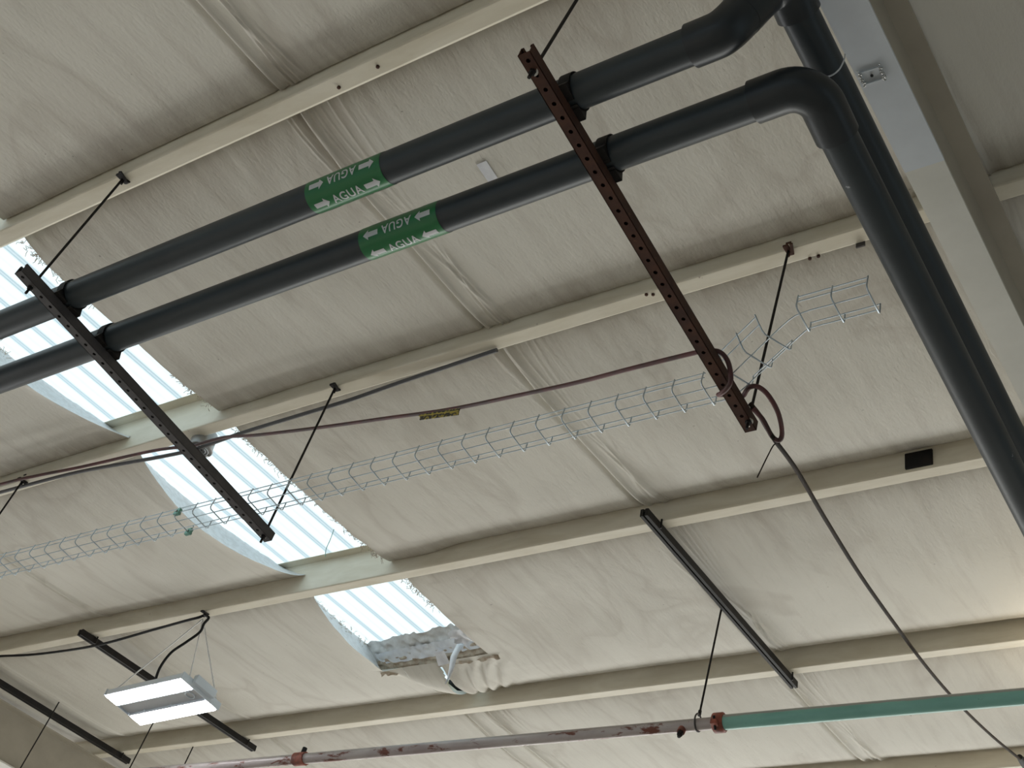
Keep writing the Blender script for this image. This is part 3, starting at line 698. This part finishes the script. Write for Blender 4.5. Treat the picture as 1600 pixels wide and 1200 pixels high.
# cut and bent end: floor wires run on through an S bend, side walls cut into short pieces
dv = Vector((0.34, -0.195, 0)).normalized(); nv = Vector((-dv.y, dv.x, 0)) * 1.0
o2 = Vector((-1.60, 2.470, TZ)); o3 = Vector((-1.262, 2.276, TZ))
bend_p = lambda s, d, z: o2 + dv * s + nv * (d - (0.75 * z if d < -0.045 else 0)) + Vector((0, 0, z))
end_p = lambda s, d, z: Vector((o3.x + s, o3.y + d, TZ + z))
te = empty('bent_tray_end', o2, 'cut and bent end pieces of the wire basket tray beyond the rust brown strut', 'wire tray')
for d in (-0.024, 0.040):
    pts = spline([main_p(-1.66, d, 0.002), main_p(-1.615, d, 0.002), bend_p(0.03, d, 0.002), bend_p(0.18, d, 0.002), bend_p(0.36, d, 0.002), end_p(0.03, d, 0.002), end_p(0.12, d, 0.002), end_p(0.232, d, 0.002)], 6)
    MB().tube(pts, 0.0021, 6).build('floor_wire', M_zinc, te)
for side, z in ((-0.05, 0.050), (-0.05, 0.027), (0.05, 0.041)):
    if True:
        MB().tube([bend_p(0.075, side, z), bend_p(0.278, side, z)], 0.0021, 6).build('side_wire', M_zinc, te)
        MB().tube([end_p(0.012, side, z), end_p(0.232, side, z)], 0.0021, 6).build('side_wire', M_zinc, te)
for s in (0.075, 0.178, 0.278): cross_wire(s, bend_p, te)
for s in (0.012, 0.122, 0.232): cross_wire(s, end_p, te)

# ------------------------------------------------------------------ cables
def cable(name, pts, r, m, label, cat='cable', n=8, sub=6, group=None):
    o = MB().tube(spline(pts, sub), r, n).build(name, m); return tag(o, label, cat, group)
# dull red cable: along the second purlin, past the junction box, sagging to the rust brown strut
cr_pts = [W(-8.7, 3.05, 0.02), W(-7.5, 3.05, 0.03), W(-6.167, 3.07, 0.05), W(-5.856, 3.088, 0.05), W(-5.519, 3.119, 0.05), W(-4.998, 3.143, 0.06), W(-4.72, 3.165, 0.085)]
cable('power_cable', cr_pts, 0.0085, M_cred, 'dull red cable running left along the second purlin from the round junction box')
c2 = [W(-4.72, 3.165, 0.085), Q(-4.50, 2.645, 3.92), Q(-4.26, 2.651, 3.87), Q(-3.806, 2.646, 3.78), Q(-3.363, 2.615, 3.67), Q(-2.948, 2.572, 3.55), Q(-2.55, 2.498, 3.42), Q(-2.192, 2.425, 3.3), Q(-1.899, 2.354, 3.2), Q(-1.634, 2.304, 3.125), Q(-1.585, 2.305, 3.118),
      Q(-1.553, 2.325, 3.122), Q(-1.535, 2.355, 3.10), Q(-1.532, 2.385, 3.05), Q(-1.552, 2.405, 3.035), Q(-1.585, 2.425, 3.040), Q(-1.610, 2.455, 3.075), Q(-1.600, 2.500, 3.118), Q(-1.565, 2.520, 3.118), Q(-1.538, 2.498, 3.115), Q(-1.512, 2.475, 3.10),
      Q(-1.478, 2.466, 3.08), Q(-1.453, 2.494, 3.06), Q(-1.449, 2.564, 3.05), Q(-1.466, 2.638, 3.04), Q(-1.484, 2.662, 3.03), Q(-1.500, 2.640, 3.03), Q(-1.508, 2.578, 3.05), Q(-1.530, 2.545, 3.075)]
ct = empty('hanging_cable', c2[5], 'dark red cable sagging from the junction box and looped around the rust brown strut', 'cable')
MB().tube(spline(c2, 6), 0.0082, 8).build('sheath', M_cred, ct)
a = Q(-3.13, 2.592, 3.606); b = Q(-2.87, 2.558, 3.522); e = (b - a).normalized()
dz = Vector((0, 0.25, -0.97))
MB().box((a + b) / 2 + dz * 0.004, (b - a).length, 0.004, 0.020, e, e.cross(dz).normalized(), dz).build('caution_tag', M_tag, ct)
MB().box((a + b) / 2 + dz * 0.026 + e * 0.004, (b - a).length * 0.95, 0.004, 0.018, e, e.cross(dz).normalized(), dz).build('caution_tag', M_tag, ct)
MB().box((a + b) / 2 + dz * 0.015, (b - a).length * 0.98, 0.005, 0.0045, e, e.cross(dz).normalized(), dz).build('tag_edge', M_yel, ct)
c3 = [Q(-1.545, 2.545, 3.105), Q(-1.520, 2.575, 3.07), Q(-1.508, 2.62, 3.045), Q(-1.498, 2.665, 3.03), Q(-1.52, 2.872, 3.1), Q(-1.579, 3.248, 3.22), Q(-1.65, 3.749, 3.38), Q(-1.709, 4.278, 3.55), Q(-1.775, 4.847, 3.75), Q(-1.819, 5.418, 3.95), Q(-1.862, 6.055, 4.2), Q(-1.903, 6.774, 4.5), Q(-1.93, 7.1, 4.62)]
cable('drooping_cable', c3, 0.0078, M_cbrown, 'dark brown cable drooping from the rust brown strut to the lower right corner')
o = MB().tube([Q(-1.895, 6.66, 4.465), Q(-1.903, 6.774, 4.5), Q(-1.93, 6.93, 4.56)], [0.016, 0.024, 0.018], 10).build('cable_clip', M_black); tag(o, 'black taped knot on the drooping cable in the lower right corner', 'cable clip')
cable('loose_tie', [W(-4.700, 4.215, -0.09), W(-4.715, 4.225, -0.03), W(-4.735, 4.235, 0.02), W(-4.74, 4.25, 0.06)], 0.0022, M_teal, 'thin loose green tie hanging at the right edge of the skylight', 'tie', 6)
cable('tie_wire', [Q(-1.51, 2.66, 3.05), Q(-1.488, 2.672, 3.028), Q(-1.505, 2.668, 3.02), Q(-1.512, 2.65, 2.95), Q(-1.528, 2.636, 2.85)], 0.0022, M_cbrown, 'thin wire tail hanging from the cable loop under the rust brown strut', 'wire', 6)
gc = [W(-2.9, 3.19, 0.012), W(-3.373, 3.202, 0.02), W(-3.554, 3.203, 0.03), W(-3.744, 3.196, 0.05), W(-4.022, 3.190, 0.06), W(-4.423, 3.200, 0.055), W(-4.70, 3.215, 0.055), W(-4.82, 3.222, 0.05), W(-5.046, 3.203, 0.05), W(-5.306, 3.180, 0.045), W(-5.7, 3.16, 0.03), W(-6.4, 3.15, 0.02)]
cable('grey_conduit', gc, 0.010, M_cgrey, 'grey flexible cable hugging the second purlin on both sides of the round junction box')
# round grey junction box under the purlin
jb = empty('junction_box', W(-4.742, 3.190, 0.02), 'round grey junction box under the second purlin where it crosses the skylight', 'junction box')
c = W(-4.752, 3.235, 0.0)
MB().tube([c + AN * 0.05, c - AN * 0.045], 0.062, 36).build('body', M_galv, jb, 0.002)
MB().tube([c - AN * 0.044, c - AN * 0.052, c - AN * 0.052], [0.066, 0.064, 0.05], 36).build('cover', M_galv, jb)
for rr in (0.030, 0.044):
    MB().tube([c - AN * 0.053 + (AU * math.cos(a) + AV * math.sin(a)) * rr for a in [2 * math.pi * i / 28 for i in range(29)]], 0.0025, 6, False).build('ridge', M_fixw, jb)
for dx, dy in ((0.012, 0.0), (0.022, -0.018), (0.03, -0.005)):
    MB().box(c - AN * 0.0535 + AU * dx + AV * dy, 0.008, 0.012, 0.002, AU, AV, AN).build('knockout', M_dark, jb)
for s in (-1, 1):
    MB().tube([c - AN * 0.03 + AU * s * 0.06, c - AN * 0.03 + AU * s * 0.085], 0.014, 12).build('cable_gland', M_galv, jb)

# ------------------------------------------------------------------ black struts on the far purlins
def black_strut(u, v0, v1, lab, grp='short black strut channels'):
    t = empty('black_strut', W(u, (v0 + v1) / 2, 0.02), lab, 'strut channel', grp)
    for s in (-1, 1):
        mb = MB(); mb.box(W(u + s * 0.013, (v0 + v1) / 2, 0.026), 0.018, v1 - v0, 0.042, AU, AV, AN); mb.build('channel', M_black, t, 0.002)
    MB().box(W(u, (v0 + v1) / 2, 0.012), 0.012, v1 - v0 - 0.01, 0.012, AU, AV, AN).build('back', M_dark, t)
    for v in (v0 + 0.12, v1 - 0.10):
        MB().tube([W(u + 0.032, v, -0.004), W(u + 0.032, v, 0.05)], 0.005, 8).build('bolt', M_black, t)
    return t
black_strut(-2.862, 4.465, 6.275, 'black strut channel bolted under two purlins to the right of the skylight end')
black_strut(-7.125, 4.525, 6.285, 'black strut channel passing above the lit light fitting')
black_strut(-8.47, 4.55, 6.255, 'black strut channel in the lower left corner beside the rafter')

# ------------------------------------------------------------------ sprinkler pipe
def sp(x): return Vector((x, 4.88 + (x + 1.37) * 0.026, 3.57 + EYE))
sk1 = empty('sprinkler_pipe', sp(-4), 'peeling grey and red steel pipe along the bottom edge left of the red coupling', 'pipe')
MB().tube([sp(-12), sp(-2.80)], 0.031, 28).build('pipe', M_spk, sk1)
sk2 = empty('green_pipe', sp(-2), 'teal painted steel pipe running right from the red coupling', 'pipe')
MB().tube([sp(-2.80), sp(5)], 0.0375, 32).build('pipe', M_teal, sk2)
cp = empty('pipe_coupling', sp(-2.80), 'red grooved coupling with bolts joining the teal and peeling pipes', 'coupling')
ax = (sp(1) - sp(0)).normalized(); up = Vector((0, 0, 1)); sd = up.cross(ax)
mb = MB(); mb.tube([sp(-2.828), sp(-2.822), sp(-2.775), sp(-2.768)], [0.040, 0.050, 0.050, 0.042], 28); mb.build('housing', M_red, cp)
for s in (-1, 1):
    c = sp(-2.80) + (up * 0.55 + sd * 0.83).normalized() * s * 0.055
    MB().box(c, 0.034, 0.036, 0.026, ax, sd, up).build('ear', M_red, cp, 0.004)
    d_ = (up * 0.83 - sd * 0.55); MB().tube([c - d_ * 0.034, c + d_ * 0.034], 0.0065, 8).build('bolt', M_black, cp)
# outlet and hanger ring to its left
ol = empty('pipe_outlet', sp(-2.99), 'rusty threaded outlet plug under the peeling pipe left of the hanger ring', 'pipe outlet')
dn = (Vector((0, -0.35, -0.94))).normalized()
MB().tube([sp(-2.99) + dn * 0.02, sp(-2.99) + dn * 0.052], 0.020, 16).build('boss', M_red, ol)
MB().tube([sp(-2.99) + dn * 0.050, sp(-2.99) + dn * 0.072], 0.015, 8, True, False).build('plug', M_black, ol)
MB().box(sp(-2.99) + dn * 0.080, 0.012, 0.012, 0.02).build('square_head', M_black, ol)
hr = empty('hanger_ring', sp(-2.915), 'dark ring hanger around the peeling pipe below its rod', 'pipe hanger')
MB().tube([sp(-2.915) + up * 0.012 + (sd * math.cos(a) * 0.038 + up * math.sin(a) * 0.046) for a in [2 * math.pi * i / 30 for i in range(31)]], 0.0045, 8, False).build('ring', M_dsteel, hr)
MB().tube([sp(-2.915) + up * 0.052, sp(-2.915) + up * 0.082], 0.009, 8).build('swivel', M_black, hr)
r_ = thread_rod(Vector((-2.892, 4.845, 4.415 + EYE)), sp(-2.915) + up * 0.06, 0.0055, 'black rod dropping from the roof to the peeling sprinkler pipe', M_black, [])
MB().box(Vector((-2.885, 4.845, 4.405 + EYE)), 0.05, 0.02, 0.02).build('anchor', M_black, r_)
# coupling near the left end
c4 = empty('pipe_tee', sp(-5.50), 'small red tee fitting on the peeling pipe at the bottom edge', 'fitting')
MB().tube([sp(-5.54), sp(-5.46)], 0.040, 24).build('body', M_red, c4)
MB().tube([sp(-5.50) + up * 0.03, sp(-5.50) + up * 0.075], 0.015, 12).build('nipple', M_black, c4)

# ------------------------------------------------------------------ light fitting
def fixture(cx, cy, z, rot, lab, group='linear light fittings'):
    """returns the fitting's root; built at its own origin then turned and moved as children of it"""
    t = empty('linear_light', (0, 0, 0), lab, 'light fitting', group)
    L, Wd_ = 0.715, 0.325
    def part(mb, name, m, par=t, bev=0.0):
        o = mb.build(name, m, None, bev); o.parent = par; return o
    bw = 0.105
    part(MB().box((0, 0, 0.030), L, Wd_ - 0.21, 0.030), 'centre_tray', M_fixg, bev=0.003)
    part(MB().box((0, 0, 0.060), L * 0.94, 0.12, 0.04), 'driver_cover', M_fixw, bev=0.004)
    for s in (-1, 1):
        part(MB().box((0, s * (Wd_ / 2 - bw / 2), 0.028), L, bw, 0.040), 'side_housing', M_fixw, bev=0.004)
        part(MB().box((0, s * (Wd_ / 2 - bw / 2), 0.004), L - 0.012, bw - 0.010, 0.012), 'diffuser', M_led, bev=0.003)
        part(MB().box((0, s * 0.053, 0.008), L - 0.01, 0.006, 0.016), 'rail', M_fixw)
        part(MB().box((s * (L / 2 + 0.004), 0, 0.028), 0.008, Wd_ + 0.010, 0.048), 'end_plate', M_fixw, bev=0.002)
        part(MB().box((s * (L / 2 + 0.018), 0.0, 0.055), 0.036, 0.17, 0.055), 'end_box', M_fixw, bev=0.004)
        for sx in (-0.2, 0.05): part(MB().tube([(sx * 1.0, s * 0.045, 0.010), (sx, s * 0.045, 0.016)], 0.006, 10), 'screw', M_fixw)
    part(MB().tube([(0.27 + 0.030 * math.cos(a), 0.030 * math.sin(a), 0.013) for a in [2 * math.pi * i / 28 for i in range(29)]], 0.004, 6, False), 'sensor_ring', M_fixw)
    t.location = (cx, cy, z + EYE); t.rotation_euler = (0, 0, rot)
    return t
fx1 = fixture(-6.269, 4.221, 3.675, -0.058, 'lit linear light fitting with two bright strips hanging on chains in the lower left')
hook = W(-6.075, 4.63, 0.03)
def chain(a, b, lab, m, links=True):
    a = Vector(a); b = Vector(b)
    if not links: return tag(MB().tube([a, b], 0.0042, 6).build('suspension_wire', m), lab, 'wire')
    n = int((b - a).length / 0.014); d = (b - a) / n; dn_ = d.normalized(); s1 = dn_.cross(Vector((0, 1, 0))).normalized(); s2 = dn_.cross(s1); mb = MB()
    for i in range(n):
        c = a + d * (i + 0.5); e = s1 if i % 2 else s2
        mb.tube([c + dn_ * 0.0095 * math.cos(t_) + e * 0.0042 * math.sin(t_) for t_ in [2 * math.pi * j / 10 for j in range(11)]], 0.0022, 5, False)
    return tag(mb.build('suspension_chain', m), lab, 'chain')
M_chain = mat('pale_chain', (0.85, 0.85, 0.85), 0.35, 0.0)
chain(hook, Q(-5.925, 4.345, 3.735), 'right pale chain from the light fitting up to its clamp', M_chain)
chain(hook, Q(-5.925, 4.090, 3.735), 'white cord left of the chain on the light fitting', M_chain, False)
chain(hook, Q(-6.60, 4.10, 3.72), 'thin pale wire from the far left end of the light fitting', M_chain, False)
cable('light_cable', [W(-8.72, 4.582, 0.03), W(-8.5, 4.582, 0.035), W(-8.112, 4.588, 0.04), W(-7.691, 4.640, 0.05), W(-7.065, 4.634, 0.075), W(-6.504, 4.617, 0.05), W(-6.197, 4.602, 0.04), W(-6.08, 4.600, 0.035), W(-6.045, 4.607, 0.02)], 0.0085, M_cblack, 'black cable along the third purlin to the clamp above the light fitting')
cable('light_cable', [W(-6.045, 4.607, 0.02), Q(-5.950, 4.036, 4.13), Q(-5.972, 4.040, 4.09), Q(-6.006, 4.064, 4.05), Q(-6.081, 4.058, 3.98), Q(-6.145, 4.041, 3.9), Q(-6.215, 4.067, 3.82), Q(-6.273, 4.12, 3.755)], 0.0085, M_cblack, 'black cable curving from the clamp down into the light fitting')

# rods at the lower left
for tp, L, lab in ((W(-8.272, 5.325, 0.0), 0.95, 'thin black rod in front of the black strut in the lower left corner'), (W(-7.74, 5.80, -0.01), 1.0, 'thin black rod just below the lit light fitting'), (W(-7.695, 6.195, 0.0), 0.9, 'thin black rod reaching the bottom edge right of the light fitting')):
    thread_rod(tp, tp - Vector((0.0, 0, L)), 0.0048, lab, M_black, [])

# ------------------------------------------------------------------ small things on the purlins
o = MB().box(W(-1.545, 4.587, -0.055), 0.125, 0.018, 0.085, AU, AV, AN).build('small_black_box', M_black, None, 0.004); tag(o, 'small black box fixed to the web of the third purlin near the drop pipes', 'box')
o = MB().box(W(-1.277, 3.206, -0.012), 0.034, 0.006, 0.055, AU, AV, AN).build('steel_tag', M_dsteel); tag(o, 'small brown metal tag hanging behind the second purlin near the drop pipes', 'tag')
bolts = [(-1.474, 3.203, 'screw tip on the far edge of the second purlin right of the clamp'), (-1.440, 3.203, 'second screw tip on that purlin edge, nearer the drop pipes'),
         (-2.14, 3.14, 'rusty screw on the second purlin between the struts, left one'), (-2.115, 3.15, 'rusty screw on the second purlin between the struts, right one'),
         (-2.472, 1.765, 'rusty screw head with chipped paint on the nearest purlin'), (-2.66, 1.775, 'small screw head on the nearest purlin above the left end of the upper label')]
for u, v, lab in bolts:
    t = MB(); t.tube([W(u, v, -0.002), W(u, v, 0.006), W(u, v, 0.007)], [0.007, 0.007, 0.003], 8); tag(t.build('screw', M_rust), lab, 'screw', 'purlin screws')

# ------------------------------------------------------------------ lamp just outside the right edge
lp = empty('hanging_bulb', (-1.05, 5.75, 4.28 + EYE), 'bare warm bulb on a cord by the rafter outside the right edge', 'lamp')
MB().tube([(-1.05, 5.75, 4.28 + EYE), (-1.05, 5.75, 4.52 + EYE)], 0.004, 6).build('cord', M_cblack, lp)
MB().tube([(-1.05, 5.75, 4.255 + EYE), (-1.05, 5.75, 4.30 + EYE)], 0.018, 16).build('socket', M_black, lp)
MB().tube([(-1.05, 5.75, 4.255 + EYE), (-1.05, 5.75, 4.24 + EYE), (-1.05, 5.75, 4.215 + EYE), (-1.05, 5.75, 4.19 + EYE), (-1.05, 5.75, 4.175 + EYE)], [0.014, 0.024, 0.032, 0.024, 0.006], 20).build('bulb', M_bulb, lp)
light('bulb_glow', 'POINT', (-1.05, 5.75, 4.13 + EYE), 9, (1.0, 0.88, 0.70), None, 0.04)
